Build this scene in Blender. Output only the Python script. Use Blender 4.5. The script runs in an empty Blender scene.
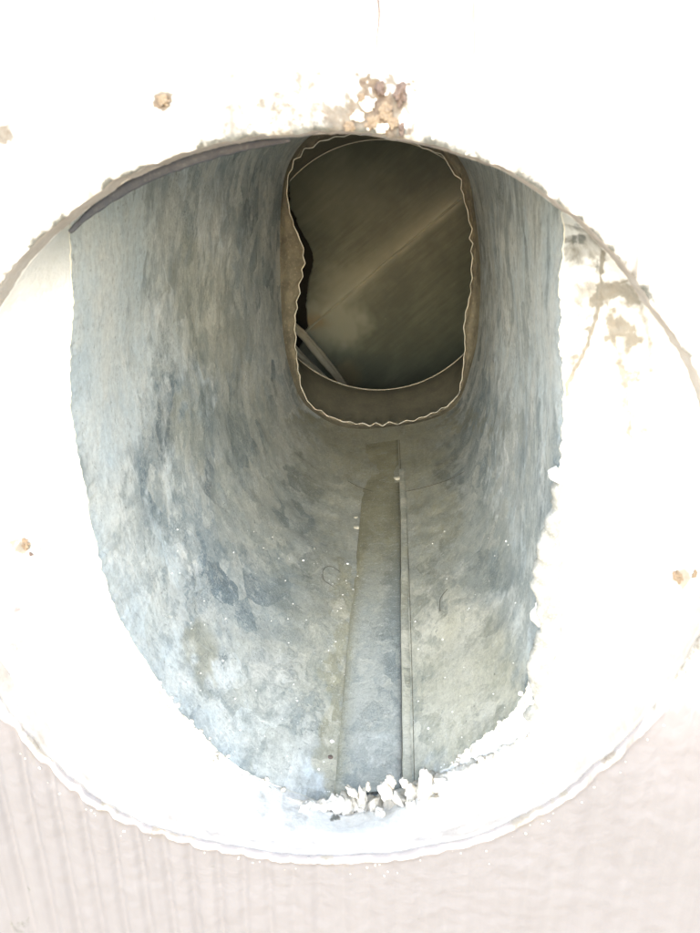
import bpy, bmesh, math, random
import numpy as np
from mathutils import Vector, Matrix, noise
from mathutils.bvhtree import BVHTree
random.seed(7); np.random.seed(7)
R = math.radians
scene = bpy.context.scene
C = scene.collection

# ------------------------------------------------------------------ camera
FPX, VX, VY = 732.0, 395.0, 190.0           # focal length in photo pixels, where the wall's normal meets the picture
CAM = Vector((0.019, -0.163, 0.0895))       # metres; the hole is centred on the origin of the wall plane y = 0
TH = math.atan((466.5 - VY) / FPX)
PH = math.atan((VX - 350) / FPX * math.cos(TH))
FWD = Vector((-math.sin(PH) * math.cos(TH), math.cos(PH) * math.cos(TH), -math.sin(TH)))
RIGHT = Vector((math.cos(PH), math.sin(PH), 0)); UP = RIGHT.cross(FWD)
cd = bpy.data.cameras.new('camera'); cam = bpy.data.objects.new('camera', cd); C.objects.link(cam)
m = Matrix((RIGHT, UP, -FWD)).transposed().to_4x4(); m.translation = CAM
cam.matrix_world = m
cd.sensor_fit = 'VERTICAL'; cd.angle = 2 * math.atan(466.5 / FPX)
cd.clip_start = 0.002; cd.clip_end = 50
cd.dof.use_dof = True; cd.dof.focus_distance = 0.36; cd.dof.aperture_fstop = 24
scene.camera = cam

# ------------------------------------------------------------------ daylight
SUN_TO = Vector((-0.02, -1.0, 0.37)).normalized()     # direction towards the sun: behind the viewer, shining into the duct
w = bpy.data.worlds.new('World'); scene.world = w; w.use_nodes = True
nt = w.node_tree; bg = nt.nodes['Background']
sky = nt.nodes.new('ShaderNodeTexSky'); sky.sky_type = 'NISHITA'; sky.sun_disc = False
sky.sun_elevation = math.asin(SUN_TO.z); sky.sun_rotation = math.atan2(SUN_TO.x, SUN_TO.y)
sky.dust_density = 0.6; sky.air_density = 1.2
nt.links.new(sky.outputs[0], bg.inputs[0]); bg.inputs[1].default_value = 0.15
sd = bpy.data.lights.new('sun', 'SUN'); sd.energy = 1.5; sd.angle = R(76); sd.color = (1, 0.99, 0.975)
sun = bpy.data.objects.new('sun', sd); C.objects.link(sun)
sun.rotation_euler = SUN_TO.to_track_quat('Z', 'Y').to_euler()
scene.view_settings.view_transform = 'Standard'; scene.view_settings.look = 'None'
scene.view_settings.gamma = 1; scene.view_settings.use_curve_mapping = False
scene.view_settings.exposure = 2.1
scene.render.engine = 'CYCLES'
scene.cycles.max_bounces = 12; scene.cycles.diffuse_bounces = 8; scene.cycles.glossy_bounces = 6

# ------------------------------------------------------------------ helpers
def ray(px, py):
    return (FWD + RIGHT * ((px - 350) / FPX) + UP * ((466.5 - py) / FPX)).normalized()
def P(px, py, Y):                                     # the point of the vertical plane y = Y seen at a photo pixel
    d = ray(px, py); return CAM + d * ((Y - CAM.y) / d.y)
def fbm(x, y, z, o=4):
    return noise.fractal(Vector((x, y, z)), 0.6, 2.0, o)
def sm(a, b, x):
    t = min(1, max(0, (x - a) / (b - a))); return t * t * (3 - 2 * t)
def resample(pts, n, closed=True):
    """Catmull-Rom through pts, evenly spaced by length."""
    q = []; L = len(pts)
    for i in range(L if closed else L - 1):
        if closed: p0, p1, p2, p3 = (pts[(i + k - 1) % L] for k in range(4))
        else: p0, p1, p2, p3 = (pts[min(L - 1, max(0, i + k - 1))] for k in range(4))
        for s in range(24):
            t = s / 24
            q.append(0.5 * (2 * p1 + (p2 - p0) * t + (2 * p0 - 5 * p1 + 4 * p2 - p3) * t * t + (3 * p1 - p0 - 3 * p2 + p3) * t ** 3))
    q.append(q[0] if closed else pts[-1])
    a = np.array([list(v) for v in q]); d = np.r_[0, np.cumsum(np.linalg.norm(np.diff(a, axis=0), axis=1))]
    u = np.linspace(0, d[-1], n + 1)[:-1] if closed else np.linspace(0, d[-1], n)
    return [Vector((np.interp(x, d, a[:, 0]), np.interp(x, d, a[:, 1]), np.interp(x, d, a[:, 2]))) for x in u]
def resample_px(pts, n):
    return [(v.x, v.y) for v in resample([Vector((x, y, 0)) for x, y in pts], n, False)]
def link(name, me, mat, parent=None, smooth=True):
    o = bpy.data.objects.new(name, me); C.objects.link(o)
    if mat: me.materials.append(mat)
    if smooth: me.polygons.foreach_set('use_smooth', [True] * len(me.polygons))
    if parent: o.parent = parent
    return o
def grid(name, rows, mat, parent=None, closed=True, tint=None, smooth=True, flip=False):
    n = len(rows[0]); me = bpy.data.meshes.new(name)
    v = [tuple(p) for r in rows for p in r]; f = []
    for j in range(len(rows) - 1):
        for i in range(n if closed else n - 1):
            a, b = j * n + i, j * n + (i + 1) % n
            q = (a, b, b + n, a + n); f.append(q[::-1] if flip else q)
    me.from_pydata(v, [], f); me.update()
    if tint is not None:
        at = me.color_attributes.new('tint', 'FLOAT_COLOR', 'POINT')
        at.data.foreach_set('color', [c for t in tint for c in t])
    return link(name, me, mat, parent, smooth)
def tube(name, pts, rad, mat, parent=None, closed=False, seg=6):
    n = len(pts); rings = []
    for i, p in enumerate(pts):
        a = pts[(i - 1) % n] if (closed or i) else p; b = pts[(i + 1) % n] if (closed or i < n - 1) else p
        t = (b - a).normalized(); s = t.cross(Vector((0.13, 0.91, 0.37))).normalized(); u = s.cross(t)
        r = rad(i / max(1, n - 1)) if callable(rad) else rad; r = max(r, .00008)
        rings.append([p + s * math.cos(2 * math.pi * k / seg) * r + u * math.sin(2 * math.pi * k / seg) * r for k in range(seg)])
    if closed: rings.append(rings[0])
    return grid(name, rings, mat, parent)
def tag(o, label=None, cat=None, group=None, kind=None):
    for k, v in (('label', label), ('category', cat), ('group', group), ('kind', kind)):
        if v: o[k] = v
    return o
def empty(name, loc):
    o = bpy.data.objects.new(name, None); o.location = loc; o.empty_display_size = 0.01; C.objects.link(o)
    bpy.context.view_layer.update(); return o
def adopt(root, *kids):                                # parent without moving
    for k in kids:
        k.parent = root; k.matrix_parent_inverse = Matrix.Translation(-root.location)

# ------------------------------------------------------------------ materials
class M:
    def __init__(s, name, rough=0.8, metal=0.0, spec=0.3):
        s.m = bpy.data.materials.new(name); s.m.use_nodes = True; s.t = s.m.node_tree
        s.b = s.t.nodes['Principled BSDF']; s.b.inputs['Roughness'].default_value = rough
        s.b.inputs['Metallic'].default_value = metal; s.b.inputs['Specular IOR Level'].default_value = spec
        s.geo = s.n('ShaderNodeNewGeometry').outputs['Position']
    def n(s, k, **kw):
        x = s.t.nodes.new(k)
        for a, v in kw.items(): setattr(x, a, v)
        return x
    def l(s, a, b): s.t.links.new(a, b)
    def mapv(s, scale, src=None):
        x = s.n('ShaderNodeMapping'); x.inputs['Scale'].default_value = scale
        s.l(src or s.geo, x.inputs[0]); return x.outputs[0]
    def noise(s, scale, detail=6, rough=0.6, src=None, dist=0.0):
        x = s.n('ShaderNodeTexNoise'); x.inputs['Scale'].default_value = scale
        x.inputs['Detail'].default_value = detail; x.inputs['Roughness'].default_value = rough
        x.inputs['Distortion'].default_value = dist
        s.l(src or s.geo, x.inputs['Vector']); return x.outputs[0]
    def voro(s, scale, src=None, feature='F1', out='Color', rnd=1.0):
        x = s.n('ShaderNodeTexVoronoi', feature=feature); x.inputs['Scale'].default_value = scale
        x.inputs['Randomness'].default_value = rnd
        s.l(src or s.geo, x.inputs['Vector']); return x.outputs[out]
    def ramp(s, src, a, b, lo=0.0, hi=1.0):
        x = s.n('ShaderNodeMapRange', clamp=True); s.l(src, x.inputs[0])
        for i, v in enumerate((a, b, lo, hi)): x.inputs[i + 1].default_value = v
        return x.outputs[0]
    def mix(s, f, a, b, mode='MIX'):
        x = s.n('ShaderNodeMix', data_type='RGBA', blend_type=mode)
        for i, v in ((0, f), (6, a), (7, b)):
            if isinstance(v, tuple): x.inputs[i].default_value = (*v, 1)
            elif isinstance(v, (int, float)): x.inputs[i].default_value = v
            else: s.l(v, x.inputs[i])
        return x.outputs[2]
    def math(s, op, a, b=0.0):
        x = s.n('ShaderNodeMath', operation=op)
        for i, v in enumerate((a, b)):
            if isinstance(v, (int, float)): x.inputs[i].default_value = v
            else: s.l(v, x.inputs[i])
        return x.outputs[0]
    def tint(s):
        a = s.n('ShaderNodeAttribute', attribute_name='tint'); sp = s.n('ShaderNodeSeparateColor')
        s.l(a.outputs['Color'], sp.inputs[0]); return sp.outputs[0], sp.outputs[1], sp.outputs[2]
    def col(s, c):
        if isinstance(c, tuple): s.b.inputs['Base Color'].default_value = (*c, 1)
        else: s.l(c, s.b.inputs['Base Color'])
    def bump(s, h, dist, strength=1.0):
        x = s.n('ShaderNodeBump'); x.inputs['Distance'].default_value = dist; x.inputs['Strength'].default_value = strength
        s.l(h, x.inputs['Height']); s.l(x.outputs[0], s.b.inputs['Normal'])

def wall_material():
    """tint: r = tan stain, g = dark grime and painted groove shade, b = shade painted on lower wall"""
    a = M('weathered_white_paint', 0.7)
    r, g, b = a.tint()
    n1 = a.noise(60, 8, 0.65); n2 = a.noise(600, 6, 0.7); n4 = a.noise(170, 8, .72)
    stk = a.noise(1.0, 6, .6, a.mapv((190, 60, 9)))
    c = a.mix(a.ramp(stk, .50, .66), (.80, .79, .775), (.196, .190, .177))
    b1 = a.ramp(a.math('ADD', b, a.math('MULTIPLY', a.math('SUBTRACT', stk, .5), .35)), .05, .45)
    c = a.mix(b1, c, (.232, .222, .232))
    c = a.mix(a.ramp(b, .35, 1), c, a.mix(a.ramp(stk, .35, .7), (.194, .190, .199), (.178, .174, .183)))
    c = a.mix(a.ramp(a.math('ADD', r, a.math('MULTIPLY', a.math('SUBTRACT', n2, .5), .8)), .10, .42), c, (.192, .182, .160))
    rr = a.ramp(a.math('ADD', r, a.math('MULTIPLY', a.math('SUBTRACT', n4, .5), 1.5)), .34, .75)
    c = a.mix(rr, c, a.mix(a.ramp(n2, .38, .60), (.17, .135, .10), (.085, .064, .05)))
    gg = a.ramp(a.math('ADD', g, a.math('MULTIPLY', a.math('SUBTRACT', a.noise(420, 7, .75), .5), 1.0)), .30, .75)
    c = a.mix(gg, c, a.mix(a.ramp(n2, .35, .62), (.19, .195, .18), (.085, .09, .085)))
    a.col(c); a.bump(a.mix(.5, n1, n2), .0006, .35); return a.m
def plaster_material():
    a = M('white_mortar', 0.85)
    r, g, b = a.tint()
    n1 = a.noise(90, 9, 0.7); n2 = a.noise(700, 5, 0.6); n4 = a.noise(190, 8, .72)
    c = a.mix(a.ramp(n1, .35, .7), (.86, .86, .85), (.76, .75, .72))
    c = a.mix(a.ramp(a.math('ADD', r, a.math('MULTIPLY', a.math('SUBTRACT', n4, .5), .8)), .08, .45), c, (.30, .285, .25))
    rr = a.ramp(a.math('ADD', r, a.math('MULTIPLY', a.math('SUBTRACT', n4, .5), 1.6)), .42, .9)
    c = a.mix(rr, c, a.mix(a.ramp(n2, .38, .62), (.30, .275, .23), (.25, .22, .18)))
    bb = a.ramp(a.math('ADD', b, a.math('MULTIPLY', a.math('SUBTRACT', n4, .5), 1.0)), .3, .8)
    c = a.mix(bb, c, (.24, .195, .20))
    gg = a.ramp(a.math('ADD', g, a.math('MULTIPLY', a.math('SUBTRACT', n4, .5), 1.6)), .35, .75)
    c = a.mix(gg, c, (.20, .205, .19))
    a.col(c); a.bump(a.mix(.5, n1, n2), .0012, .5); return a.m
def zinc_material():
    """tint: r = yellow dust, g = pale lime bloom and painted mouth light, b = dark bare patch and painted shade"""
    a = M('galvanised_zinc', 0.5, 0.35, 0.5)
    r, g, b = a.tint()
    uv = a.n('ShaderNodeUVMap').outputs[0]
    st = a.mapv((1.0, 1.15, 1.0), uv)                      # streaks run round the duct
    warp = a.n('ShaderNodeVectorMath', operation='MULTIPLY_ADD')
    wn = a.n('ShaderNodeTexNoise'); wn.inputs['Scale'].default_value = 55; wn.inputs['Detail'].default_value = 6
    a.l(st, wn.inputs['Vector']); a.l(wn.outputs[1], warp.inputs[0]); warp.inputs[1].default_value = (.014, .014, 0); a.l(st, warp.inputs[2])
    wst = warp.outputs[0]
    big = a.noise(26, 8, .66, st); mid = a.noise(84, 12, .74, wst); fine = a.noise(1000, 5, .75, uv)
    def cell(scale, vec, ch=0):
        v = a.voro(scale, vec); x = a.n('ShaderNodeSeparateColor'); a.l(v, x.inputs[0]); return x.outputs[ch]
    cA = cell(62, a.mapv((.8, 1.0, 1), wst)); cB = cell(210, wst, 1); cC = cell(48, a.mapv((.8, 1.0, 1), wst), 2)
    c = a.mix(a.ramp(big, .36, .64), (.29, .355, .40), (.51, .545, .545))
    c = a.mix(a.ramp(mid, .47, .56, 0, .7), c, (.66, .69, .67))
    c = a.mix(a.ramp(cA, .55, .60, 0, .3), c, (.33, .38, .41))
    c = a.mix(a.ramp(cB, .70, .74, 0, .25), c, (.62, .65, .65))
    # hard edged flakes where the patina has come away
    fl = a.math('MULTIPLY', a.ramp(a.math('ADD', cA, a.math('MULTIPLY', mid, 1.3)), 1.44, 1.48), a.ramp(big, .40, .52))
    c = a.mix(a.math('MULTIPLY', fl, a.math('MULTIPLY', .75, a.ramp(r, .35, .1, .15, 1))), c, (.13, .165, .19))
    fl2 = a.ramp(a.math('ADD', cC, a.math('MULTIPLY', mid, 1.3)), 1.45, 1.50)
    c = a.mix(a.math('MULTIPLY', fl2, .4), c, (.70, .72, .70))
    # fine crystalline bloom
    bl = a.math('MULTIPLY', a.ramp(fine, .50, .60), a.ramp(a.noise(30, 6, .65, uv), .42, .56))
    c = a.mix(a.math('MULTIPLY', bl, .75), c, (.66, .69, .67))
    bd = a.math('MULTIPLY', a.ramp(fine, .46, .38), a.ramp(a.noise(24, 6, .65, a.mapv((1, 1, 1), st)), .50, .60))
    c = a.mix(a.math('MULTIPLY', bd, .7), c, (.12, .15, .16))
    cell2 = a.math('ADD', a.math('MULTIPLY', a.math('SUBTRACT', mid, .5), 2.0), a.math('MULTIPLY', a.math('SUBTRACT', cA, .5), .45))
    bb = a.ramp(a.math('ADD', b, cell2), .36, .66)
    c = a.mix(a.math('MULTIPLY', bb, .85), c, a.mix(a.ramp(fine, .42, .62), (.13, .185, .23), (.33, .40, .445)))
    c = a.mix(a.math('MULTIPLY', r, a.ramp(mid, .25, .65, .6, .95)), c, a.mix(a.ramp(a.math('ADD', big, a.math('MULTIPLY', b, .25)), .4, .7), (.36, .345, .24), (.22, .215, .15)))
    gg = a.ramp(a.math('ADD', g, cell2), .30, .75)
    c = a.mix(a.math('MULTIPLY', gg, .9), c, a.mix(a.ramp(r, .15, .7), a.mix(a.ramp(big, .4, .6), (.68, .76, .81), (.82, .84, .83)), a.mix(a.ramp(big, .4, .6), (.56, .55, .46), (.66, .65, .57))))
    gn = a.noise(430, 9, .85, uv); gm = a.n('ShaderNodeVectorMath', operation='SCALE'); a.l(c, gm.inputs[0]); a.l(a.ramp(gn, .36, .64, .80, 1.16), gm.inputs['Scale']); c = gm.outputs[0]
    sc = a.math('ABSOLUTE', a.math('SUBTRACT', a.noise(1.0, 3, .5, a.mapv((60, 260, 1), wst)), .5))
    c = a.mix(a.math('MULTIPLY', a.ramp(sc, .006, .002), .45), c, (.13, .15, .16))
    sc2 = a.math('ABSOLUTE', a.math('SUBTRACT', a.noise(1.0, 3, .5, a.mapv((50, 190, 1), uv)), .47))
    c = a.mix(a.math('MULTIPLY', a.ramp(sc2, .005, .002), .4), c, (.72, .74, .73))
    spk = a.ramp(a.noise(900, 2, .5, uv), .70, .74)
    c = a.mix(a.math('MULTIPLY', spk, .6), c, (.8, .8, .78))
    dk = a.ramp(a.noise(420, 3, .5, uv), .28, .25)
    c = a.mix(a.math('MULTIPLY', dk, .6), c, (.08, .08, .07))
    a.col(c)
    h = a.mix(.35, mid, fine); h = a.mix(a.math('MULTIPLY', fl, .6), h, (0.2, .2, .2)); h = a.mix(a.math('MULTIPLY', fl2, .6), h, (1, 1, 1))
    h = a.mix(.3, h, gn); a.bump(h, .0011, .7)
    a.l(a.ramp(fine, .3, .7, .42, .75), a.b.inputs['Roughness']); return a.m
def dusty(name, c1, c2, c3, scale=70, rough=.8, bump=.0006, spec=.3):
    a = M(name, rough, 0, spec)
    n1 = a.noise(scale, 8, .68); n2 = a.noise(scale * 7, 5, .6)
    c = a.mix(a.ramp(n1, .35, .65), c1, c2); c = a.mix(a.ramp(n2, .55, .7, 0, .6), c, c3)
    a.col(c); a.bump(a.mix(.5, n1, n2), bump, .6); return a.m
MAT = dict(
    wall=wall_material(), mortar=plaster_material(), zinc=zinc_material(),
    flange=dusty('dusty_rusty_sheet', (.17, .16, .12), (.09, .088, .07), (.25, .225, .16), 75),
    sleeve=dusty('brown_dusty_sleeve', (.155, .15, .112), (.115, .115, .09), (.21, .185, .125), 80),
    bright=dusty('bare_cut_edge', (.72, .71, .63), (.55, .54, .46), (.8, .79, .72), 200, .4, .0001, .6),
    ring=dusty('dull_cut_edge', (.50, .48, .40), (.36, .35, .28), (.55, .54, .46), 200, .5, .0001, .5),
    flue_shade=dusty('flue_shade_black', (.012, .012, .011), (.02, .02, .017), (.03, .028, .024), 60, .95),  # near black, shade put into the colour inside the flue
    crumb=dusty('cream_mortar_crumb', (.80, .78, .73), (.42, .38, .31), (.62, .57, .48), 160, .9, .0008),
    white=dusty('white_lump', (.90, .90, .89), (.86, .86, .84), (.8, .79, .76), 150, .9, .0006),
    tan=dusty('tan_clay', (.26, .21, .15), (.18, .135, .10), (.40, .35, .28), 420, .95, .001),
    brown=dusty('dark_brown_dirt', (.16, .12, .10), (.10, .08, .075), (.24, .18, .15), 260, .95, .001),
    hair=dusty('dark_hair', (.04, .035, .03), (.06, .05, .04), (.08, .07, .06), 300),
    seamdust=dusty('dusty_folded_seam', (.44, .43, .36), (.36, .35, .28), (.52, .51, .45), 140, .6, .0004, .4),
    reveal=dusty('cream_reveal', (.66, .61, .57), (.50, .45, .41), (.56, .50, .44), 90, .8, .0006),
    slate=dusty('rim_shadow_slate', (.085, .095, .12), (.13, .14, .165), (.20, .21, .23), 120, .8, .001),  # dark colour of the painted shadow under the rim
    tear=dusty('torn_grey_sealant', (.36, .37, .36), (.20, .21, .20), (.60, .60, .57), 200, .8, .0012),
)

# ------------------------------------------------------------------ the outlines, in photo pixels, on their own planes
Y_WALL, Y_REV, Y_MOUTH, Y_END, Y_RING = 0.0, 0.008, 0.030, 0.338, 0.400
RIM = [(340,857),(270,853),(200,842),(140,822),(85,790),(40,752),(0,700),(-32,640),(-52,570),(-58,490),(-50,410),(-30,335),(0,283),(30,250),(70,213),(110,184),(160,160),(240,139),(300,133),(340,132),(380,134),(420,141),(470,154),(510,171),(570,212),(614,256),(660,314),(697,372),(722,440),(733,500),(726,565),(702,632),(670,690),(620,745),(560,795),(480,836),(410,852)]
MOUTH = [(370,806),(330,804),(280,786),(235,765),(192,724),(160,686),(134,645),(113,600),(98,550),(87,500),(76,440),(70,380),(72,300),(70,228),(72,160),(95,95),(150,45),(230,22),(310,15),(400,22),(480,45),(540,95),(562,160),(563,235),(560,330),(561,420),(556,500),(551,560),(545,620),(532,675),(508,718),(470,749),(430,782),(400,800)]
END = [(385,427.5),(360,429),(336,425),(313,411.5),(300,397),(290,370),(284,340),(281,300),(280,250),(281,205),(286,172),(299,147),(318,132),(350,126),(390,125),(425,131),(448,146),(461,162),(470,182),(476,220),(480,260),(480,300),(477,340),(470,370),(461,397),(449,411),(421,422)]
CRIMP = [(373,424.5),(355,423),(339,420),(324,413),(312,406),(304,394),(300,380),(297,360),(295.5,341),(295,322),(297,305),(300,285),(304,262),(302,245),(295,228),(289,208),(287,187),(290,172),(297,158),(309,148),(323,141),(337,137),(360,134),(390,136),(410,141),(424,148),(443,156),(450,168),(460,180),(463,195),(470,222),(471,240),(472,254),(471.5,275),(470,295),(466,312),(464,327),(465,342),(464,358),(462,377),(458,394),(448,405),(435,412),(420,418),(404,422)]

# ------------------------------------------------------------------ wall with its round hole
NA = 1000
rim = resample([P(x, y, Y_WALL) for x, y in RIM], NA)
rimj = []
for p in rim:                                          # chipped, uneven edge
    d = Vector((p.x, 0, p.z)).normalized()
    rimj.append(p + d * (0.0007 * fbm(p.x * 45, 3, p.z * 45) + 0.0003 * fbm(p.x * 260, 8, p.z * 260)))
SPOTS = [(400,94,6,1.0,'g'),(402,130,4,.9,'g'),(378,88,7,.9,'r'),(375,118,26,.75,'r'),(345,122,24,.5,'r'),(300,120,34,.36,'r'),(240,125,26,.32,'r'),(270,60,22,.2,'r'),(130,60,40,.14,'r'),(650,190,22,.22,'r'),(648,420,16,.3,'r'),
         (163,100,6,.8,'r'),(502,88,6,.25,'g'),(640,240,20,.30,'g'),(625,225,16,.2,'g'),(655,262,10,.3,'g'),(515,160,14,.4,'g'),(640,148,7,.3,'g'),
         (5,132,8,.5,'r'),(5,110,20,.2,'r'),(688,405,12,.5,'r'),(20,930,16,.5,'g'),(29,890,3,.6,'g'),(104,905,3,.4,'g'),(560,815,10,.25,'g'),(600,800,8,.2,'g'),
         (90,848,4,.3,'g'),(212,868,3,.4,'g'),(420,920,3,.4,'g')]
SPW = [(P(x, y, 0), rr, a, k) for x, y, rr, a, k in SPOTS]
def mm(px): return px * 0.00026
def wall_h(x, z):
    rib = 0.5 + 0.5 * math.cos(2 * math.pi * (x + 0.0007 * fbm(x * 20, 1, z * 9)) / 0.0078)
    amt = 0.30 + 0.70 * sm(0.03, -0.07, x) if z < 0 else 0.30 * sm(0.06, -0.02, x)
    return -0.0012 * (rib ** 3) * amt + 0.00045 * fbm(x * 35, 5, z * 35) + 0.00018 * fbm(x * 260, 9, z * 200)
rows, tint = [], []
radial = [0] + [0.0006 * i for i in range(1, 12)] + list(np.geomspace(0.0080, 0.14, 120)) + [0.2, 0.35, 0.6]
for k, r in enumerate(radial):
    row = []
    for i, p in enumerate(rimj):
        d = Vector((p.x, 0, p.z)).normalized(); q = p + d * r
        h = wall_h(q.x, q.z) if r < .15 else 0
        
        lip = math.exp(-((r - 0.0016) / 0.0013) ** 2) * (0.0009 + 0.0005 * fbm(p.x * 60, 1, p.z * 60, 6)) * (0.12 + 0.88 * sm(0.05, -0.04, p.z))
        if k == 0: h, lip = -0.0006, 0
        row.append(Vector((q.x, -(h + lip), q.z)))
        R_, G_ = 0.0, 0.0
        nn = fbm(q.x * 240, 2, q.z * 240); 
        for s, rr, a, kk in SPW:
            dd = (q - s).length / mm(rr)
            if dd < 2.2:
                v = a * sm(1.25, .55, dd + 0.7 * nn)
                if kk == 'r': R_ = max(R_, v)
                else: G_ = max(G_, v)
        edge = math.exp(-r / 0.004) * sm(.05, .35, fbm(q.x * 70, 7, q.z * 70)) * .35
        B_ = sm(0.02, -0.085, q.z + 0.016 * fbm(q.x * 25, 4, q.z * 25)) * (1 - 0.9 * math.exp(-((r - 0.0012) / (0.0011 + .0005 * noise.noise(q * 90))) ** 2))  # lower wall's shading put in as a darker tint
        groove_shade = (0.5 + 0.5 * math.cos(2 * math.pi * (q.x + 0.0007 * fbm(q.x * 20, 1, q.z * 9)) / 0.0078)) ** 4 * .30 * (sm(.06, -.05, q.x)) * (.5 + .5 * noise.noise(Vector((q.x * 60, 0, q.z * 8))))  # shade in the rib grooves, painted as tint
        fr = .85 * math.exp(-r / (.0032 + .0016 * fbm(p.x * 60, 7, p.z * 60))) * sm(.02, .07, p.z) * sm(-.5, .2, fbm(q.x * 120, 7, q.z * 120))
        tint.append((max(R_, edge), max(G_, groove_shade, fr), B_, 1))
    rows.append(row)
wall_root = empty('painted_wall', (0, 0, 0))
tag(wall_root, 'weathered white painted wall with faint upright ribs round the large round hole', 'wall')
facing = grid('wall_face', rows, MAT['wall'], None, tint=tint, flip=True)
# the reveal: the wall's thickness seen inside the hole
rev, tr = [], []
for k in range(13):
    t = k / 12; row = []
    for p0 in rimj:
        p = Vector((p0.x, 0, p0.z)); d = p.normalized()
        o = 0.0005 * fbm(p.x * 80, t * 2, p.z * 80) * math.sin(math.pi * t)
        rr = o * .5 + (0.0003 if 0 < t < .15 else 0)
        row.append(Vector((p.x - d.x * rr * -1, 0.0006 + (Y_REV - 0.0006) * t, p.z - d.z * rr * -1)))
        tr.append((.15 * sm(.1, .5, fbm(p.x * 60, t, p.z * 60)), .25 * sm(.3, .6, fbm(p.x * 120, t * 3 + 5, p.z * 120)), sm(0.0, -0.05, p.z) * .5, 1))
    rev.append(row)
reveal = grid('hole_reveal', rev, MAT['reveal'], None, tint=tr)
# back of the slab, so that the wall has its thickness
back = grid('wall_back', [[Vector((p.x, Y_REV + .0005, p.z)) + Vector((p.x, 0, p.z)).normalized() * r for p in rimj[::5]] for r in (0.0006, 0.6)], MAT['wall'])
adopt(wall_root, facing, reveal, back)

# ------------------------------------------------------------------ mortar lining from the reveal to the mouth of the duct
mouth = resample([P(x, y, Y_MOUTH) for x, y in MOUTH], NA)
mj = []
for i, p in enumerate(mouth):                          # torn, wavy edge
    c = Vector((-0.01, Y_MOUTH, 0.0)); d = (p - c).normalized()
    a = 0.0008 * fbm(p.x * 42, 11, p.z * 42, 6) + 0.0004 * fbm(p.x * 400, 12, p.z * 400)
    if p.x > 0.03: a *= 1.7
    mj.append(p + d * a)
msm = mouth
rows, tint = [], []
LST = [(25,547,13,.55,'r'),(14,640,34,.62,'b'),(15,668,9,.4,'g'),(5,655,26,.4,'b'),(680,578,8,.7,'r'),(612,290,14,.5,'r'),(622,330,17,.5,'r'),(630,300,18,.5,'r'),(628,375,14,.42,'r'),(630,415,14,.36,'r'),(585,300,20,.3,'r'),(585,250,22,.35,'r'),(600,272,9,.6,'g'),
       (597,300,6,.7,'r'),(590,330,7,.6,'r'),(578,238,6,.8,'g'),(577,226,4,.6,'g'),(572,360,8,.4,'r'),(632,430,8,.35,'r'),(110,760,16,.1,'g'),(190,775,12,.12,'g'),(115,765,12,.25,'g'),
       (560,245,8,.5,'g'),(604,715,8,.5,'g'),(590,722,10,.35,'r'),(555,705,7,.35,'r'),(530,735,12,.3,'r'),(230,775,14,.2,'r'),(265,805,10,.2,'r'),(335,818,5,.8,'g'),(300,808,16,.18,'r'),(622,700,9,.3,'r'),(669,632,5,.6,'g'),(655,666,5,.5,'g'),
       (640,430,10,.3,'r'),(608,500,3,.4,'g'),(638,470,2.5,.4,'r')]
LLN = [([(602,258),(600,300),(592,335),(580,360),(566,388)], 3, .8, 'r'), ([(598,262),(594,320),(588,345)], 2, .6, 'g'), ([(606,296),(612,330),(624,380),(632,440)], 7, .45, 'r'), ([(640,300),(650,340),(645,400)], 4, .3, 'r')]
NL = 60
LS = []
for x, y, rr, a, k in LST: LS.append((x, y, rr, a, k))
def project(v):
    d = v - CAM; f = d.dot(FWD); return 350 + FPX * d.dot(RIGHT) / f, 466.5 - FPX * d.dot(UP) / f
# match the two rings by angle about the axis so that the lining does not twist
def ang(p): return math.atan2(p.z, p.x)
ra = np.array([ang(p) for p in rimj]); order = np.argsort(ra)
def rim_at(a):
    rr = ra[order]; idx = np.searchsorted(rr, a) % len(rr); return rimj[order[idx]]
rim_in = [rim_at(ang(p)) for p in mj]
sm_in = []
for i in range(NA):
    s = Vector((0, 0, 0))
    for k in range(-6, 7): s += rim_in[(i + k) % NA]
    sm_in.append(s / 13)
for j in range(NL + 1):
    t = j / NL; row = []
    for i in range(NA):
        a, b = sm_in[i], mj[i]
        if j == 0: q = Vector((a.x, Y_REV, a.z)) + Vector((a.x, 0, a.z)).normalized() * .0022
        elif j == 1: q = Vector((a.x, Y_REV + .0002, a.z))
        else:
            tt = (j - 1) / (NL - 1)
            q = Vector((a.x, Y_REV, a.z)).lerp(b, tt)
            q.y = Y_REV + (b.y - Y_REV) * (tt ** 0.8)
            am = math.sin(math.pi * min(1, tt * 1.02)) ** .5
            q.y -= am * (0.0016 * fbm(q.x * 45, 20, q.z * 45) + 0.0007 * fbm(q.x * 190, 21, q.z * 190))
        row.append(q)
        px, py = project(q); r_ = g_ = b_ = 0.0; nn = fbm(q.x * 200, 31, q.z * 200)
        for x, y, rr, aa, kk in LS:
            dd = math.hypot(px - x, py - y) / rr
            if dd < 2:
                v = aa * sm(1.3, .35, dd + 1.2 * nn)
                if kk == 'r': r_ = max(r_, v)
                elif kk == 'g': g_ = max(g_, v)
                else: b_ = max(b_, v)
        for pl, wd, aa, kk in LLN:
            if pl[0][1] - 8 < py < pl[-1][1] + 8:
                lx = np.interp(py, [c[1] for c in pl], [c[0] for c in pl]); v = aa * sm(1.3, .3, abs(px - lx + 3 * nn) / wd + .9 * abs(fbm(q.x * 90, 5, q.z * 90)))
                if kk == 'r': r_ = max(r_, v)
                else: g_ = max(g_, v)
        r_ = max(r_, .35 * sm(.15, .55, fbm(q.x * 55, 33, q.z * 55)) * sm(.75, 1.0, t) * sm(-.02, -.06, q.z))
        tint.append((r_, g_, b_, 1))
    rows.append(row)
lining = grid('mortar_lining', rows, MAT['mortar'], tint=tint)
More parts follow.
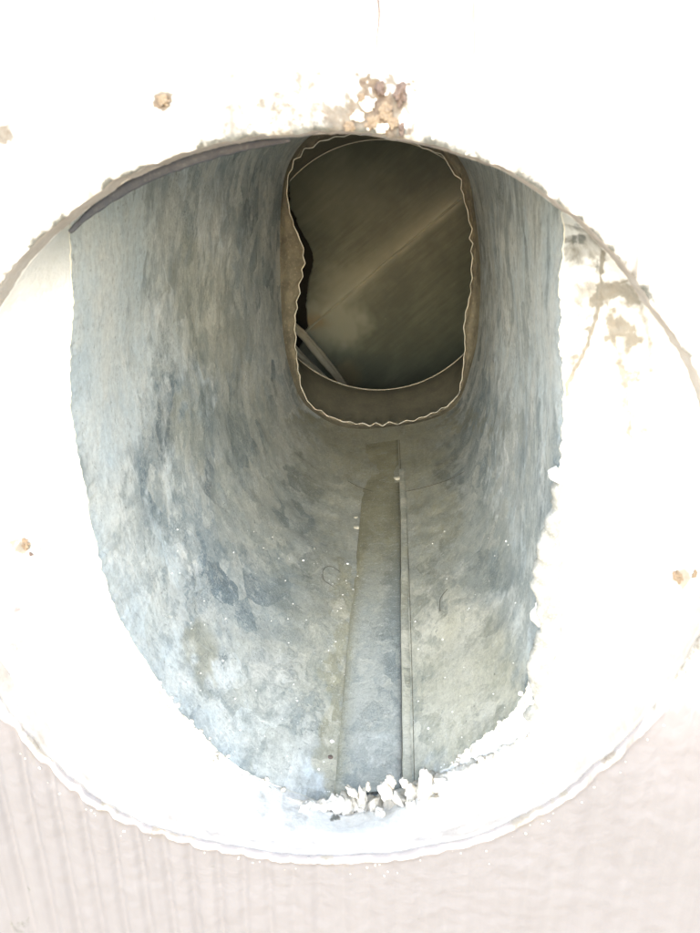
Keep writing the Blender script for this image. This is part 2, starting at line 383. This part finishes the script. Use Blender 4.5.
tag(lining, 'bright white rough mortar funnel between the round hole and the metal duct mouth', 'mortar')

# ------------------------------------------------------------------ the galvanised duct
duct = empty('galvanised_duct', (0, Y_MOUTH, -0.09))
tag(duct, 'long galvanised metal duct with patchy grey zinc walls behind the round hole', 'duct')
end = resample([P(x, y, Y_END) for x, y in END], NA)
NV = 150
def duct_pt(i, t):
    k = sm(0, .035, t); a, b = mj[i].lerp(mouth[i], k), end[i]
    q = a.lerp(b, t)
    c = Vector((0, q.y, 0)); d = (q - Vector((-0.006 + .02 * t, q.y, 0.0))).normalized()
    amp = math.sin(math.pi * t) ** .6 if 0 < t < 1 else 0
    q = q + d * amp * (0.0030 * fbm(q.x * 9, q.y * 9, q.z * 9, 2) + 0.0009 * fbm(q.x * 45, q.y * 30, q.z * 25))
    return q
drows = []
for j in range(NV + 1):
    t = (j / NV)
    t = t ** 1.25
    drows.append([duct_pt(i, t) for i in range(NA)])
# photo-measured zones of dust, bloom and bare metal, with some light and shade painted in: (px, py, rx, ry, strength)
YEL = [(465,690,55,90,.75),(420,760,30,40,.6),(345,760,14,50,.7),(385,600,110,170,.55),(300,520,70,60,.4),(420,560,70,90,.4),(280,470,40,60,.35),(480,700,50,60,.5),(280,720,50,70,.3),(385,455,75,55,.75),(340,470,60,50,.6),(430,500,30,70,.65),(350,540,25,60,.55),(335,700,12,110,.8),(345,600,10,60,.8),(425,600,25,120,.6),(430,740,35,60,.4),(460,690,40,50,.35),(200,300,30,60,.35),(215,340,30,40,.4),(190,430,18,25,.3),(205,660,12,30,.5),(380,770,25,20,.4),(230,470,14,30,.3),(300,440,20,25,.4),(450,440,22,25,.35),(380,420,100,10,.8),(450,690,60,90,.5),(360,440,90,30,.5),(395,520,80,50,.5),(250,420,40,40,.3)]
BLO_LIT = [(460,700,60,100,.75),(345,770,20,50,.6),(80,290,40,130,1.3),(555,330,22,130,.9),(100,500,30,110,.8),(150,680,50,70,.7),(250,760,80,40,.5),(330,740,60,60,.35),(460,730,50,60,.45),(150,600,40,90,.5),(92,300,60,170,1.0),(520,300,30,150,.6),(190,280,45,130,.5),(520,480,30,120,.4),(110,480,30,60,.35),(140,620,35,70,.45),(230,740,60,40,.3),(300,780,70,25,.4),(380,740,40,60,.25),(460,740,60,50,.3),(545,330,22,60,.45),(500,640,50,50,.5),(160,560,30,50,.6),(180,320,30,90,.3),(130,250,70,60,.4),(250,700,60,40,.5),(170,510,18,60,.5),(330,660,60,70,.3),(535,300,18,55,.6),(110,400,20,50,.3)]  # pale bloom, plus brightness painted on the walls near the mouth
DRK = [(460,560,60,60,.35),(500,440,40,90,.5),(250,330,30,120,.35),(150,200,70,30,.3),(300,400,30,60,.3),(280,600,45,60,.55),(240,590,50,50,.4),(300,500,22,45,.6),(365,610,14,60,.6),(180,540,25,40,.6),(240,440,20,60,.5),(175,390,14,22,.7),(215,400,30,50,.5),(500,580,22,50,.6),(450,610,22,40,.3),(470,430,16,40,.6),(455,470,18,25,.6),(130,480,30,50,.5),(505,290,16,40,.4),(500,400,25,90,.4),(533,690,7,9,1.2),(125,430,28,60,.5),(180,175,80,20,.4),(250,230,22,90,.35),(570,260,6,60,.9),(200,660,16,14,.3),(395,620,6,70,.5),(275,250,14,90,.5),(545,580,10,40,.3)]  # dark bare metal, plus shade painted under the rim and far left
tint = []
circ = []
for j in range(NV + 1):
    for i in range(NA):
        q = drows[j][i]; px, py = project(q)
        nx = 14 * fbm(q.x * 30, q.y * 30, q.z * 30, 4) + 6 * fbm(q.x * 120, q.y * 120, q.z * 120, 3); ny = 1.6 * nx
        out = []
        for Z in (YEL, BLO_LIT, DRK):
            v = 0.0
            for x, y, rx, ry, s in Z:
                ax, ay = abs(px + nx - x), abs(py + ny - y)
                if ax < rx * 1.7 and ay < ry * 1.7:
                    v = max(v, s * sm(1.6, .5, math.hypot(ax / rx, ay / ry)))
            out.append(min(1, v * (1.35 if Z is YEL else 1)))
        tint.append((*out, 1))
shell = grid('duct_wall', drows, MAT['zinc'], None, tint=tint)
# uv in decimetres: x round the duct, y along it
uvl = shell.data.uv_layers.new(name='UVMap')
lu = np.array([l.vertex_index for l in shell.data.loops]); jj = lu // NA; ii = lu % NA
pol = np.repeat(np.arange(len(shell.data.polygons)), 4); base_i = pol % NA
ii = np.where((base_i == NA - 1) & (ii == 0), NA, ii)
uv = np.empty((len(lu), 2)); uu = (ii / NA + .5) % 1.0 - .5; uu = np.where(ii == NA, 0.0, uu); wrap = (base_i >= NA // 2)
uv[:, 0] = (ii / NA - wrap * 1.0) * 0.52                     # metres from the floor's middle line
uv[:, 0] = uv[:, 0] * 1.0 + 0.07 * np.tanh(uv[:, 0] / 0.07) * 1.3   # finer grain across the floor
uv[:, 1] = (jj / NV) ** 1.25 * 0.31
uvl.data.foreach_set('uv', uv.ravel())
bvh = BVHTree.FromPolygons([v.co.copy() for v in shell.data.vertices], [tuple(p.vertices) for p in shell.data.polygons])
def on_duct(px, py, lift=0.0):
    d = ray(px, py); loc, nrm, idx, dist = bvh.ray_cast(CAM, d)
    if loc is None: return CAM + d * .3, -d
    if nrm.dot(d) > 0: nrm = -nrm
    return loc + nrm * lift, nrm
# outer skin of the sheet at the mouth (its cut edge)
lip = tube('cut_edge', [p + Vector((0, -.0002, 0)) for p in mj], .00022, MAT['bright'], closed=True)
adopt(duct, shell, lip)
# overlap strip on the floor, with its own edges
def floor_sheet(name, L, Rr, lift, mat, n=90):
    a = resample([on_duct(x, y, lift)[0] for x, y in L], n, False); b = resample([on_duct(x, y, lift)[0] for x, y in Rr], n, False)
    rows = []; tn = []
    for s, t in zip(a, b):
        e = (t - s); w_ = [s + Vector((0, 0, -lift * 1.5))] + [s + e * (k / 8) + Vector((0, 0, 0.00008 * noise.noise((s + e * (k / 8)) * 200))) for k in range(9)] + [t + Vector((0, 0, -lift * 1.5))]
        rows.append(w_)
        for k in range(11): tn.append((.6 * (1 - sm(0.05, .3, k / 10)) + .8 * sm(.10, .22, s.y) + .42, .30 * sm(.10, .04, s.y), .25 + .55 * sm(.45, .9, k / 10) * sm(.05, .12, s.y) * (1 - sm(.22, .3, s.y)), 1))
    o = grid(name, rows, mat, None, closed=False, tint=tn)
    u = o.data.uv_layers.new(name='UVMap')
    for l, lp in enumerate(o.data.loops):
        c = o.data.vertices[lp.vertex_index].co; u.data[l].uv = (c.x * 2.4 + .7, c.y * 1.6)
    return o
strip = floor_sheet('overlap_strip', [(366,445),(360,520),(350,620),(342,710),(334,796)], [(398,440),(400,520),(401,620),(402,710),(402,790)], .0003, MAT['zinc'])
# standing folded seam: a low ridge with a groove beside it
def ridge(name, path, wd, ht, mat, n=120):
    pts = resample([on_duct(x, y, 0)[0] for x, y in path], n, False); rows = []
    prof = [(-.62, -.2), (-.5, .55), (-.42, 1), (.0, .92), (.38, .85), (.48, .5), (.55, -.2)]
    for i, p in enumerate(pts):
        t = (pts[min(n - 1, i + 1)] - pts[max(0, i - 1)]).normalized(); s = t.cross(Vector((0, 0, 1))).normalized()
        k = 1 + .08 * noise.noise(p * 160)
        rows.append([p + s * (x * wd * k) + Vector((0, 0, 1)) * (z * ht * k) for x, z in prof])
    return grid(name, rows, mat, None, closed=False)
seam = ridge('folded_seam', [(402,470),(404,520),(405,620),(407,710),(408,790)], .0034, .0009, MAT['zinc'])
at = seam.data.color_attributes.new('tint', 'FLOAT_COLOR', 'POINT')
at.data.foreach_set('color', [c for v in seam.data.vertices for c in (.85 + .3 * noise.noise(v.co * 60), .35 + .4 * sm(.14, .04, v.co.y), 0, 1)])
u = seam.data.uv_layers.new(name='UVMap')
for l, lp in enumerate(seam.data.loops):
    q = seam.data.vertices[lp.vertex_index].co; u.data[l].uv = (q.x + q.z, q.y)
gap = tube('seam_gap', [on_duct(x, y, .0001)[0] for x, y in resample_px([(399.2,440),(400.6,480),(400.4,560),(401.3,620),(402.5,710),(402.5,786)], 80)], .00022, MAT['flange'])
gap2 = tube('seam_gap', [on_duct(x, y, .0001)[0] for x, y in resample_px([(405.5,485),(408.5,560),(410.5,620),(413,710),(414.5,786)], 80)], .00014, MAT['flange'])
rim_shadow = tube('rim_shadow_strip', [P(x, y, .016) for x, y in resample_px([(70,232),(90,213),(118,193),(150,175),(190,160),(235,148),(290,140)], 60)], lambda t: .0012 * math.sin(math.pi * min(1, .04 + .93 * t)) ** .7 * (1 + .35 * noise.noise(Vector((t * 22, 0, 0)))) + .0002, MAT['slate'])  # the rim's shadow on the duct, modelled as a dark strip
adopt(duct, strip, seam, gap, gap2, rim_shadow)

# rusty flange closing the duct down to the crimped sleeve
def wave(pts, amp, n, ph=0):
    out = []; L = len(pts); c = sum(pts, Vector()) / L
    for i, p in enumerate(pts):
        a = 2 * math.pi * n * i / L + 2.6 * noise.noise(Vector((p.x * 45, 3, p.z * 45))) + ph
        tri = 2 / math.pi * math.asin(math.sin(a) * .97)
        d = (p - c).normalized(); k = amp * (.15 + 1.9 * abs(noise.noise(Vector((p.x * 38, 7, p.z * 38)))))
        out.append(p + d * k * tri + Vector((0, -k * .8 * tri, 0)))
    return out
crimp0 = resample([P(x, y, Y_END + .004) for x, y in CRIMP], NA)
crimp = wave(crimp0, .0010, 54)
rows = []
for j in range(13):
    t = j / 12
    rows.append([end[i].lerp(crimp[i], t) + Vector((0, .004 * math.sin(math.pi * t) + .0012 * (0 < j < 12) * fbm(end[i].x * 60, t * 3, end[i].z * 60), 0)) for i in range(NA)])
flange = grid('rusty_flange', rows, MAT['flange'])
# the sleeve behind it, opening out into a round ring
c3 = P(378, 272, Y_RING); r3 = (P(378, 396.5, Y_RING) - P(378, 147.5, Y_RING)).length / 2
ringpts = []
ac = [math.atan2(p.z - c3.z, p.x - c3.x) for p in crimp0]
for a in ac: ringpts.append(Vector((c3.x + r3 * math.cos(a), Y_RING, c3.z + r3 * math.sin(a))))
rows = []
for j in range(25):
    t = j / 24
    row = []
    for i in range(NA):
        q = crimp[i].lerp(crimp0[i], sm(0, .35, t)); e = ringpts[i]
        v = q.lerp(e, sm(0, 1, t)); v.y = q.y + (e.y - q.y) * t; row.append(v)
    rows.append(row)
sleeve = grid('crimped_sleeve', rows, MAT['sleeve'])
clip = tube('crimped_edge', crimp, lambda t: .00030 + .00022 * noise.noise(Vector((t * 60, 1, 0))), MAT['bright'], closed=True)
ringo = tube('ring_edge', resample(ringpts, 300), .0006, MAT['ring'], closed=True)
adopt(duct, flange, sleeve, clip, ringo)

# spots of solder and dirt on the seam
def lump(name, loc, rad, mat, seed, squash=(1, 1, 1), detail=2, rough=.45, smooth=True):
    me = bpy.data.meshes.new(name); bm = bmesh.new(); bmesh.ops.create_icosphere(bm, subdivisions=detail, radius=1)
    for v in bm.verts:
        n_ = v.co.normalized(); k = 1 + rough * noise.noise(n_ * 1.7 + Vector((seed * 3.1, seed, 0))) + rough * .5 * noise.noise(n_ * 4.2 + Vector((0, seed * 2.3, 4)))
        v.co = Vector((n_.x * squash[0], n_.y * squash[1], n_.z * squash[2])) * k * rad
    bm.to_mesh(me); bm.free(); o = link(name, me, mat, smooth=smooth); o.location = loc
    o.rotation_euler = (seed * 1.3 % 3, seed * 2.1 % 3, seed * .7 % 3) if rough > .3 else (0, 0, 0)
    return o
for k, (x, y, rr, mt) in enumerate([(398,478,.0030,'ring'),(357,527,.0022,'ring'),(356,517,.0015,'seamdust'),(332,741,.0009,'white'),(330,757,.0011,'brown')]):
    o = lump('solder_blob', on_duct(x, y, 0)[0], rr, MAT[mt], k + 3, (1, 1, .35), rough=.28); adopt(duct, o)

# ------------------------------------------------------------------ the crossing flue seen through the ring
flue = empty('crossing_flue', (c3.x, Y_RING + .06, c3.z))
tag(flue, 'dark round flue pipe with a pale diagonal seam beyond the crimped ring', 'flue pipe')
ax = (P(465, 195, Y_RING + .13) - P(305, 330, Y_RING + .13)).normalized(); sx = Vector((-ax.z, 0, ax.x))
CY = Y_RING + .035; RC = .118
def cyl(rad, a0, a1, na, l0, l1, nl, fn=None):
    rows = []
    for j in range(nl + 1):
        l = l0 + (l1 - l0) * j / nl
        rows.append([Vector((c3.x, CY, c3.z)) + ax * l + sx * (rad * math.sin(a0 + (a1 - a0) * i / na)) + Vector((0, rad * math.cos(a0 + (a1 - a0) * i / na), 0)) for i in range(na + 1)])
    return rows
outer = grid('flue_shade_shell', cyl(RC, -math.pi * .62, math.pi * .62, 60, -.25, .25, 20), MAT['flue_shade'], closed=False)  # black shell showing at left stands in for the crimp's cast shadow
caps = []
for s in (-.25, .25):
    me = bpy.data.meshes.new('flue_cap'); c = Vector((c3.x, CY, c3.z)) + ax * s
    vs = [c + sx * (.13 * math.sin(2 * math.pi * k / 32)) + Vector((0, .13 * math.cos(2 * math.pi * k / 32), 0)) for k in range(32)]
    me.from_pydata([tuple(v) for v in vs], [], [tuple(range(32))]); caps.append(link('flue_cap', me, MAT['flue_shade'], smooth=False))
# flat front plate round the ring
fr = grid('collar_plate', [[Vector((p.x, Y_RING + .0005, p.z)) for p in ringpts[::10]], [Vector((c3.x, Y_RING + .0005, c3.z)) + (Vector((p.x - c3.x, 0, p.z - c3.z)).normalized() * .34) for p in ringpts[::10]]], MAT['flue_shade'])
# olive flue back, cut away at left so black paints the crimp's shadow
def flue_material():
    a = M('olive_grey_flue', .6, 0, .4)
    tc = a.n('ShaderNodeUVMap').outputs[0]
    s1 = a.mapv((7, 60, 1), tc); n1 = a.noise(1.0, 11, .72, s1); n2 = a.noise(26, 7, .6); n3 = a.noise(300, 5, .6)
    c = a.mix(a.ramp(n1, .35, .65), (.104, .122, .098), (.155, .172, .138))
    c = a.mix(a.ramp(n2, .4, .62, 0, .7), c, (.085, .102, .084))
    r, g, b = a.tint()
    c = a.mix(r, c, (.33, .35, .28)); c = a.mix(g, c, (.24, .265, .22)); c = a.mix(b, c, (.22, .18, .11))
    c = a.mix(a.ramp(n3, .68, .74, 0, .3), c, (.3, .29, .23))
    a.col(c); a.bump(a.mix(.5, n1, n3), .0006, .4); return a.m
MAT['flue'] = flue_material()
RL = RC - .004
def on_back_sheet(px, py, lift=0.0):
    """point of the liner's cylinder seen at a pixel"""
    d = ray(px, py); o = CAM - Vector((c3.x, CY, c3.z)); dp = Vector((d.dot(sx), d.y)); op = Vector((o.dot(sx), o.y))
    A = dp.dot(dp); B = 2 * dp.dot(op); Cc = op.dot(op) - (RL - lift) ** 2
    return CAM + d * ((-B + math.sqrt(max(0, B * B - 4 * A * Cc))) / (2 * A))
cut = [(300,120),(292,150),(287,180),(289,208),(299,230),(306,241),(313,260),(307,280),(305,303),(306,326),(303,338),(296,352),(290,372),(286,400),(284,435)]  # left outline follows the shadow that the crimped edge casts
cy = np.array([c[1] for c in cut]); cx = np.array([c[0] for c in cut])
LN, AN = 170, 120
rows, tn = [], []
for j in range(LN + 1):
    py = 122 + 310 * j / LN; row = []
    x0 = np.interp(py, cy, cx) + 1.6 * noise.noise(Vector((0, py * .09, 2))) + .9 * noise.noise(Vector((0, py * .35, 5)))
    for i in range(AN + 1):
        px = x0 + (496 - x0) * i / AN; v = on_back_sheet(px, py)
        if i < 3: v = v + Vector((0, (.0, .0, .0)[i], 0))
        row.append(v)
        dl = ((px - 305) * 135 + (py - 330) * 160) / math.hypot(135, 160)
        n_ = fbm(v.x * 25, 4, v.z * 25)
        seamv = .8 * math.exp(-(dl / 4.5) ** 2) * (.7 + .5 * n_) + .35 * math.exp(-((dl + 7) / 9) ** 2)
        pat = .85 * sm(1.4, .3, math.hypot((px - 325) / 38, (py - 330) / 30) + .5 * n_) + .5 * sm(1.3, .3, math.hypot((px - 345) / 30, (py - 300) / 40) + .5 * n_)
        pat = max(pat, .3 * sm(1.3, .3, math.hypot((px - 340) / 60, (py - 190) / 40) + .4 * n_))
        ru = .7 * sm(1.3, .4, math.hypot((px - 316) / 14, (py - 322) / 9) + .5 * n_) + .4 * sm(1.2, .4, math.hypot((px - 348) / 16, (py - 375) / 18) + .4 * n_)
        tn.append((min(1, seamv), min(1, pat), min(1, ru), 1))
    rows.append([row[0] + Vector((.001, .003, 0))] + row[1:])
back_sheet = grid('flue_back_sheet', rows, MAT['flue'], closed=False, tint=tn)
u = back_sheet.data.uv_layers.new(name='UVMap')
for l, lp in enumerate(back_sheet.data.loops):
    q = back_sheet.data.vertices[lp.vertex_index].co - Vector((c3.x, CY, c3.z)); u.data[l].uv = (q.dot(ax) / .3, q.dot(sx) / .25)
seam2 = tube('diagonal_seam', [on_back_sheet(306 + 158 * t, 331 - 135 * t, -.0006) for t in np.linspace(0, 1, 40)], .0013, MAT['flue'])
at = seam2.data.color_attributes.new('tint', 'FLOAT_COLOR', 'POINT')
at.data.foreach_set('color', [c for v in seam2.data.vertices for c in (.8 + .3 * noise.noise(v.co * 70), 0, 0, 1)])
adopt(flue, outer, *caps, fr, back_sheet, seam2)
# bent metal strips lying in the lower left of the flue
def strip3(path, wd, mat, name, off, thick=.0010):
    """a folded strip: path of (px, py, distance in front of liner), cross section a flat channel"""
    pts = resample([on_back_sheet(x, y, h) for x, y, h in path], 40, False); rows = []
    for i, p in enumerate(pts):
        t = (pts[min(39, i + 1)] - pts[max(0, i - 1)]).normalized(); s = t.cross(Vector((0, 1, 0))).normalized()
        k = (.35 + .65 * math.sin(math.pi * min(1, (i + 6) / 45)))
        prof = [(-1, .6), (-.8, -1.2), (-.3, -.9), (.2, .1), (.7, 0), (1, -1.0), (1.12, .4)]
        rows.append([p + s * (x * wd * k) + Vector((0, z * thick * 1.6, 0)) + Vector((0, 0, .0004 * noise.noise(p * 150 + Vector((x, 0, off))))) for x, z in prof])
    return grid(name, rows, mat, None, closed=False)
st1 = strip3([(292,326,.03),(305,338,.028),(320,356,.024),(336,375,.02),(350,392,.016)], .0042, MAT['seamdust'], 'bent_metal_strip', 1)
st2 = strip3([(292,346,.045),(303,358,.042),(316,371,.038),(334,388,.03),(350,398,.024)], .0030, MAT['seamdust'], 'bent_metal_strip', 2)
for st, path in ((st1, [(294,322,.036),(307,334,.033),(322,353,.029),(337,372,.025),(350,390,.019)]), (st2, [(294,344,.049),(304,355,.046),(316,368,.042),(332,385,.034)])):
    e = tube('edge_highlight', resample([on_back_sheet(x, y, h) for x, y, h in path], 40, False), lambda t: .0007 * (1 - .5 * t), MAT['ring']); e.parent = st  # highlight along the strip, modelled as a pale tube
tag(st1, 'upper of two bent metal strips lying at the lower left of the dark flue', 'metal strip', 'bent metal strips in the flue')
tag(st2, 'lower of two bent metal strips just above the ring edge at lower left', 'metal strip', 'bent metal strips in the flue')

# ------------------------------------------------------------------ crumbs, clods, torn sealant, hairs
def lining_pt(px, py, lift=0):
    d = ray(px, py); loc, nrm, idx, dist = lbvh.ray_cast(CAM, d)
    if loc is None: return P(px, py, .025), Vector((0, -1, 0))
    if nrm.dot(d) > 0: nrm = -nrm
    return loc + nrm * lift, nrm
lbvh = BVHTree.FromPolygons([v.co.copy() for v in lining.data.vertices], [tuple(p.vertices) for p in lining.data.polygons])
ORD = 'first second third fourth fifth sixth seventh eighth ninth tenth eleventh twelfth thirteenth fourteenth fifteenth sixteenth seventeenth eighteenth nineteenth twentieth twenty-first twenty-second twenty-third twenty-fourth twenty-fifth twenty-sixth twenty-seventh twenty-eighth'.split()
CR = [(305,806,7),(322,800,5),(340,797,7),(352,789,6),(362,795,8),(374,801,7),(385,787,7),(391,778,5),(398,796,9),(412,789,7),(425,777,9),(432,788,6),(444,782,8),(456,772,7),(463,780,6),(475,770,6),(488,764,8),(500,756,6),(512,748,5),(380,812,6),(348,811,5),(411,804,6),(436,797,6),(530,740,5),(368,783,4),(404,779,4),(470,764,4)]
for k, (x, y, rr) in enumerate(CR):
    p, _ = lining_pt(x, y + 3, 0)
    o = lump('mortar_crumb', p, mm(rr) * .95, MAT['crumb'], k + 1, (1.7, 1.3, .75), 3, .62, True)
    rank = sorted(CR).index((x, y, rr)); side = 'left of the strip' if x < 336 else 'below the strip' if x < 400 else 'below the seam' if x < 420 else 'right of the seam'
    tag(o, '%s cream crumb from the left on the lower lip, %s' % (ORD[rank], side), 'mortar crumb', 'mortar crumbs along the lower lip')
def one(name, x, y, rr, mat, label, cat, on='wall', sq=(1.15, .3, .9), seed=3, group=None):
    rr *= .72; p = P(x, y, -.0004) if on == 'wall' else lining_pt(x, y)[0]
    o = lump(name, p, mm(rr), MAT[mat], seed, sq, 3, .8, False); o.rotation_euler = (0, seed * .9, 0); return tag(o, label, cat, group)
one('dirt_clod', 400, 94, 7, 'brown', 'dark brown oval clod stuck to the wall above the hole', 'dirt clod', sq=(1.35, .6, .9), seed=2)
one('dirt_clod', 402, 129, 4.5, 'brown', 'small dark clod hanging at the top edge of the hole', 'dirt clod', sq=(.7, .6, 1.3), seed=0)
one('dirt_clod', 380, 88, 5, 'brown', 'brown crumbly clod beside the larger dark oval one above the hole', 'dirt clod', seed=5)
CL = [(368,104,6),(386,112,7),(372,122,6),(358,116,5),(392,122,5),(362,98,4),(382,128,5),(350,126,5)]
for k, (x, y, rr) in enumerate(CL):
    one('clay_crumb', x, y, rr, 'crumb' if k % 3 == 0 else 'tan', '%s crumb from the left in the tan clay cluster just above the hole' % ORD[sorted(CL).index((x, y, rr))], 'clay crumb', seed=k + 11, group='tan clay crumbs above the hole')
one('clay_speck', 163, 100, 5.5, 'tan', 'lone tan speck on the white wall at upper left', 'clay speck', seed=4)
one('clay_speck', 24, 545, 8, 'tan', 'tan and white clump on the mortar at the left of the duct', 'clay clump', 'lining', seed=6)
one('clay_speck', 30, 554, 4, 'brown', 'small brown bit under the tan clump left of the duct', 'clay clump', 'lining', seed=7)
one('clay_speck', 679, 578, 8, 'tan', 'orange tan lump on the mortar near the right rim', 'clay clump', 'lining', (1.4, .5, .7), seed=8)
one('clay_speck', 696, 574, 5, 'tan', 'tan bit on the right rim beside the orange tan lump', 'clay clump', 'lining', seed=9)
# paint grit too small and too many to count
bmx = bmesh.new()
for k in range(300):
    a = random.uniform(0, 2 * math.pi); i = int(random.random() * NA); r = abs(random.gauss(0, .003)) + .0003
    p = rimj[i]; d = Vector((p.x, 0, p.z)).normalized(); q = p + d * r; q.y = -wall_h(q.x, q.z) - .0001
    s = random.uniform(.00012, .0004)
    mt = Matrix.Translation(q) @ Matrix.Rotation(a, 4, 'Y') @ Matrix.Diagonal((s * random.uniform(.7, 1.8), s * .6, s, 1))
    bmesh.ops.create_icosphere(bmx, subdivisions=1, radius=1, matrix=mt)
me = bpy.data.meshes.new('grit'); bmx.to_mesh(me); bmx.free()
tag(link('wall_grit', me, MAT['crumb']), 'fine cream grit stuck to the white wall round the hole', 'grit', kind='stuff')
bmx = bmesh.new()
for k in range(300):
    if k % 2: x, y = random.gauss(370, 22), random.uniform(560, 800)
    else: x, y = random.uniform(170, 520), random.uniform(520, 800)
    q, nn = on_duct(x, y); s = random.uniform(.00012, .0004) * (1 if k % 9 else 1.8)
    bmesh.ops.create_icosphere(bmx, subdivisions=1, radius=1, matrix=Matrix.Translation(q) @ Matrix.Rotation(k, 4, 'Z') @ Matrix.Diagonal((s, s * random.uniform(.6, 1.8), s * .6, 1)))
me = bpy.data.meshes.new('floor_grit'); bmx.to_mesh(me); bmx.free()
tag(link('floor_grit', me, MAT['white']), 'fine white grit scattered on the metal floor of the duct', 'grit', kind='stuff')
bmx = bmesh.new()
for k in range(500):                                   # granular mortar along the mouth's lower lip
    i = int(random.random() * NA); p = mj[i]
    if p.z > -.05: continue
    q = p + Vector((random.gauss(0, .0012), -abs(random.gauss(0, .003)), random.gauss(-.0004, .0007))); s = random.uniform(.0003, .0011)
    bmesh.ops.create_icosphere(bmx, subdivisions=1, radius=1, matrix=Matrix.Translation(q) @ Matrix.Rotation(k, 4, 'X') @ Matrix.Rotation(k * 2, 4, 'Z') @ Matrix.Diagonal((s, s * random.uniform(.6, 1.4), s * .8, 1)))
me = bpy.data.meshes.new('mortar_grains'); bmx.to_mesh(me); bmx.free()
tag(link('mortar_grains', me, MAT['crumb']), 'fine mortar grains along the torn lower lip of the duct mouth', 'mortar grains', kind='stuff')
rows = []
base = resample([lining_pt(x, y)[0] + Vector((0, .0006, .0004)) for x, y in [(286,800),(315,808),(345,806),(372,806),(400,801),(430,790),(460,778),(490,765),(515,748),(532,728)]], 260, False)
for i, p in enumerate(base):
    t = i / 259; t_ = (base[min(259, i + 1)] - base[max(0, i - 1)]).normalized(); s_ = t_.cross(Vector((0, 0, 1))).normalized(); u_ = s_.cross(t_)
    k = (.0009 + .0013 * math.sin(math.pi * t) + .0013 * abs(noise.noise(p * 170)) + .0008 * noise.noise(p * 420)) * min(1, 8 * t, 8 * (1 - t))
    rows.append([p + (s_ * math.cos(2 * math.pi * q / 18) * 1.5 + u_ * math.sin(2 * math.pi * q / 18)) * k * (1 + .55 * noise.noise(Vector((i * .16, q * .5, 1))) + .35 * noise.noise(Vector((i * .5, q * 1.1, 4)))) for q in range(18)])
tag(grid('mortar_ridge', rows, MAT['crumb']), 'low crumbly white mortar ridge fused along the lower lip of the duct mouth', 'mortar ridge')
# torn sealant on the right lip
def ribbon(name, L, Rr, mat, Y0, Y1, seed, n=50):
    a = resample([P(x, y, Y0 - .003) for x, y in L], n, False); b = resample([P(x, y, Y1 - .003) for x, y in Rr], n, False); rows = []
    for k, (s, t) in enumerate(zip(a, b)):
        j1 = .0012 * fbm(s.x * 200, seed, s.z * 200); j2 = .0010 * fbm(t.x * 240, seed + 4, t.z * 240)
        row = []
        for q in range(9):
            v = s.lerp(t, q / 8) + Vector((j1 * (1 - q / 8) + j2 * q / 8, 0, 0)); v.y -= .0009 + .0012 * noise.noise(v * 300) + .0012 * math.sin(math.pi * q / 8)
            row.append(v)
        row = [row[0] + Vector((0, .002, 0))] + row + [row[-1] + Vector((0, .002, 0))]
        rows.append(row)
    return grid(name, rows, mat, None, closed=False)
t1 = ribbon('torn_sealant', [(556,478),(549,510),(538,545),(533,580),(536,602),(541,622)], [(562,478),(560,510),(560,545),(560,580),(561,602),(562,622)], MAT['tear'], .029, .029, 1)
tag(t1, 'grey torn sealant strip on the right lip of the duct above the white lump', 'sealant', 'torn sealant on the right lip')
t2 = ribbon('torn_sealant', [(541,616),(533,655),(528,675),(532,700),(522,716)], [(563,616),(556,655),(552,675),(546,700),(534,722)], MAT['tear'], .029, .029, 5)
tag(t2, 'pale torn sealant strip on the right lip below the white lump', 'sealant', 'torn sealant on the right lip')
o = lump('white_lump', P(549, 614, .027), .0042, MAT['white'], 8, (1.15, .6, 1.0), 3, .4)
o.rotation_euler = (0, .2, 0)
tag(o, 'bright white angular lump jutting from the right lip of the duct', 'mortar lump')
t3 = ribbon('torn_sealant', [(557,467),(551,473),(552,478),(556,480)], [(562,467),(562,472),(562,478),(562,481)], MAT['white'], .028, .028, 9, 20)
tag(t3, 'tiny white torn tab at mid height on the right lip', 'sealant', 'torn sealant on the right lip')
# hairs
def hair(path, label, rad=.00012, surf=on_duct):
    pts = resample([surf(x, y, .0006)[0] for x, y in path], 50, False)
    return tag(tube('hair', pts, rad, MAT['hair'], seg=5), label, 'hair')
hair([(348,482),(362,489),(380,493),(400,493),(425,488),(450,480),(465,472)], 'long thin dark hair bowed across the duct floor below the ring')
hair([(340,573),(330,567),(323,571),(323,580),(332,587)], 'small curled dark hair on the duct floor left of the strip', .0001)
hair([(448,590),(441,600),(441,612)], 'short curved dark hair right of the seam', .0001)
tag(tube('wall_crack', [P(378 + 1.2 * math.sin(y / 9), y, -.0004) for y in np.linspace(-30, 62, 40)], lambda t: .00032 * (1 - .7 * t), MAT['brown'], seg=5), 'thin dark vertical strand on the wall above the hole', 'strand')
